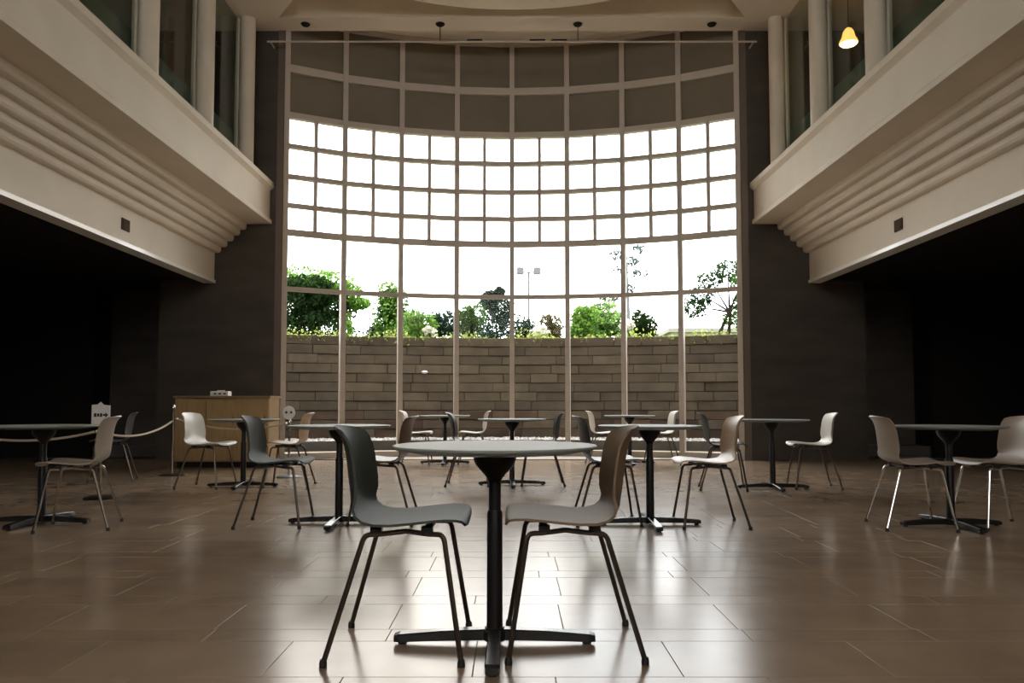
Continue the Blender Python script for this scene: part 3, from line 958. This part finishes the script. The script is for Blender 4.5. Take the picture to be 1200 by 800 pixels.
shrub('shrub', 'shrub', 1.70, 18.5, 0.46, 3.42, 'leaf_bright', 'bright green bushy shrub right of the sixth mullion', 2200, 0.07, seed=20, second=('leaf_mid', [(0.05, 0, 0.4, 0.42, 0.35)], 500))
shrub('shrub', 'shrub', 2.42, 19.9, 0.58, 3.72, 'leaf_mid', 'taller green shrub with a pointed crown beside cream flowers', 2800, 0.075, seed=21, second=('leaf_bright', [(0, -0.2, 1.1, 0.4, 0.3), (-0.3, -0.2, 0.7, 0.3, 0.3)], 350))
shrub('shrub', 'shrub', 3.12, 18.4, 0.34, 3.22, 'leaf_dark', 'dark compact round shrub right of the seventh mullion', 1700, 0.07, seed=22)
# flowers
def flower(X, Y, z, r, label, seed):
    rnd = random.Random(seed)
    t = thing('flowering_shrub', label, 'shrub', (X, Y, 2.2), 0, 'cream flowering shrubs on the wall top')
    mb = MB(); leaf_cloud(mb, (0, 0, z - 2.2), (r, r, r * 0.7), 150, 0.09, rnd); mb.build('blossoms', M['petal'], t, kind='stuff')
    m2 = MB(); leaf_cloud(m2, (0, 0, (z - 2.2) * 0.45), (r * 0.8, r * 0.8, (z - 2.2) * 0.45), 160, 0.07, rnd); m2.build('foliage', M['leaf_mid'], t, kind='stuff')
    MB().tube([(0, 0, 0), (0, 0, z - 2.2)], 0.012, 6).build('stem', M['bark'], t)
flower(2.72, 17.95, 2.78, 0.17, 'cream flower clump beside the tall pointed green shrub', 31)
flower(0.66, 17.9, 2.62, 0.20, 'cream flowering shrub low between the two small shrubs under the street lamp', 32)
flower(-1.9, 17.6, 2.60, 0.14, 'cream flowering shrub before the bright green shrubs', 33)
# low creeper on the wall top
cr = MB(); rc = random.Random(8)
for i in range(5200):
    s_ = rc.uniform(-7, 7); x, y, a = garc(s_, GR + rc.uniform(-0.06, 0.5))
    hh = 2.27 + abs(rc.gauss(0, 0.09)) * (1 + 0.8 * noise.noise(Vector((s_ * 1.3, 0, 0))))
    if rc.random() < 0.12: hh -= rc.uniform(0.0, 0.12)
    p = Vector((x, y, hh)); d = Vector((rc.uniform(-1, 1), rc.uniform(-1, 1), rc.uniform(0, 1))).normalized(); e = d.cross(Vector((rc.uniform(-1, 1), rc.uniform(-1, 1), 0.3))).normalized()
    s1 = rc.uniform(0.05, 0.09)
    cr.add([p - d * s1 / 2, p + e * s1 * 0.4, p + d * s1 / 2, p - e * s1 * 0.4], [(0, 1, 2, 3)])
o = cr.build('creeper', M['leaf_pale'], kind='stuff'); tag(o, 'yellow green creeper edging the top of the block wall', 'plants')
# right tree on two leaning trunks
rt = thing('tree', 'sparse small tree on two leaning trunks at the right end of the window', 'tree', (5.15, 18.5, 2.2), 0, 'planting above the block wall')
MB().tube([(-0.33, 0, 0), (-0.1, 0, 0.5), (0.12, 0, 1.0)], [0.05, 0.045, 0.035], 8).build('trunk', M['bark'], rt, True)
MB().tube([(0.05, 0.05, 0), (0.1, 0, 0.5), (0.15, 0, 1.1)], [0.05, 0.045, 0.035], 8).build('trunk', M['bark'], rt, True)
br_ = MB(); rnd = random.Random(44)
ends = []
for q in [(-0.55, 0.0, 1.35), (-0.3, 0.1, 1.75), (0.1, 0, 2.0), (0.45, 0, 1.7), (0.5, 0, 1.2), (-0.75, 0, 1.05), (0.3, 0.1, 0.8)]:
    br_.tube([(0.12, 0, 0.95), (q[0] * 0.5 + 0.05, q[1], q[2] * 0.5 + 0.5), q], [0.03, 0.018, 0.008], 6); ends.append(q)
br_.build('branches', M['bark'], rt, True)
mb = MB(); m2 = MB()
for q in ends:
    leaf_cloud(mb if q[0] < 0.2 else m2, q, (0.34, 0.28, 0.22), 330, 0.075, rnd, 0.1)
leaf_cloud(m2, (0.5, 0, 0.9), (0.25, 0.2, 0.6), 500, 0.075, rnd, 0.1)
mb.build('foliage', M['leaf_dark'], rt, kind='stuff'); m2.build('second_foliage', M['leaf_mid'], rt, kind='stuff', label='lighter green leaves')
# distant slender tree
ft = thing('distant_tree', 'faint slender tree far beyond the seventh mullion', 'tree', (6.0, 40, 2.2), 0)
MB().tube([(0, 0, 0), (0.1, 0, 3.5), (0.0, 0, 6.6)], [0.12, 0.09, 0.04], 8).build('trunk', M['lampgrey'], ft, True)
mb = MB(); rnd = random.Random(45)
for q in ((0.3, 0, 6.3), (0.7, 0, 5.6), (-0.2, 0, 5.8), (0.1, 0, 4.8), (0.6, 0, 6.9), (-0.5, 0, 6.6)):
    leaf_cloud(mb, q, (0.4, 0.3, 0.25), 45, 0.2, rnd, 0.2)
mb.build('foliage', M['leaf_far'], ft, kind='stuff')
f2 = thing('distant_tree', 'faint flat-topped tree far behind, just left of the seventh mullion', 'tree', (5.3, 42, 2.2), 0)
MB().tube([(0, 0, 0), (0, 0, 4.2)], [0.12, 0.07], 8).build('trunk', M['lampgrey'], f2, True)
mb = MB()
for q in ((0, 0, 4.6), (-0.3, 0, 4.1), (0.3, 0, 3.6)):
    leaf_cloud(mb, q, (0.65, 0.4, 0.2), 120, 0.18, rnd, 0.2)
mb.build('foliage', M['leaf_far'], f2, kind='stuff')
# street lamp
sl = thing('street_lamp', 'grey twin-headed street lamp far beyond the garden', 'street lamp', (0.98, 45, 2.2), 0)
MB().tube([(0, 0, 0), (0, 0, 6.5)], [0.09, 0.06], 10).build('pole', M['lampgrey'], sl, True)
MB().tube([(-0.42, 0, 6.55), (0.42, 0, 6.55)], 0.05, 8).build('crossarm', M['lampgrey'], sl, True)
for s in (-1, 1):
    MB().chbox(s * 0.5 - 0.2, s * 0.5 + 0.2, -0.2, 0.2, 6.45, 6.85, 0.08).build('lamp_head', M['lampgrey'], sl)
# pale low building
bd = thing('garden_building', 'low pale building with a flat grey roof beyond the leaning tree', 'building', (8.9, 30, 2.2), 0)
MB().box(-2.6, 3.5, 0, 4, 0, 1.55).build('wall', M['farwall'], bd)
MB().box(-2.8, 3.7, -0.2, 4.2, 1.55, 1.7).build('roof', M['farroof'], bd)
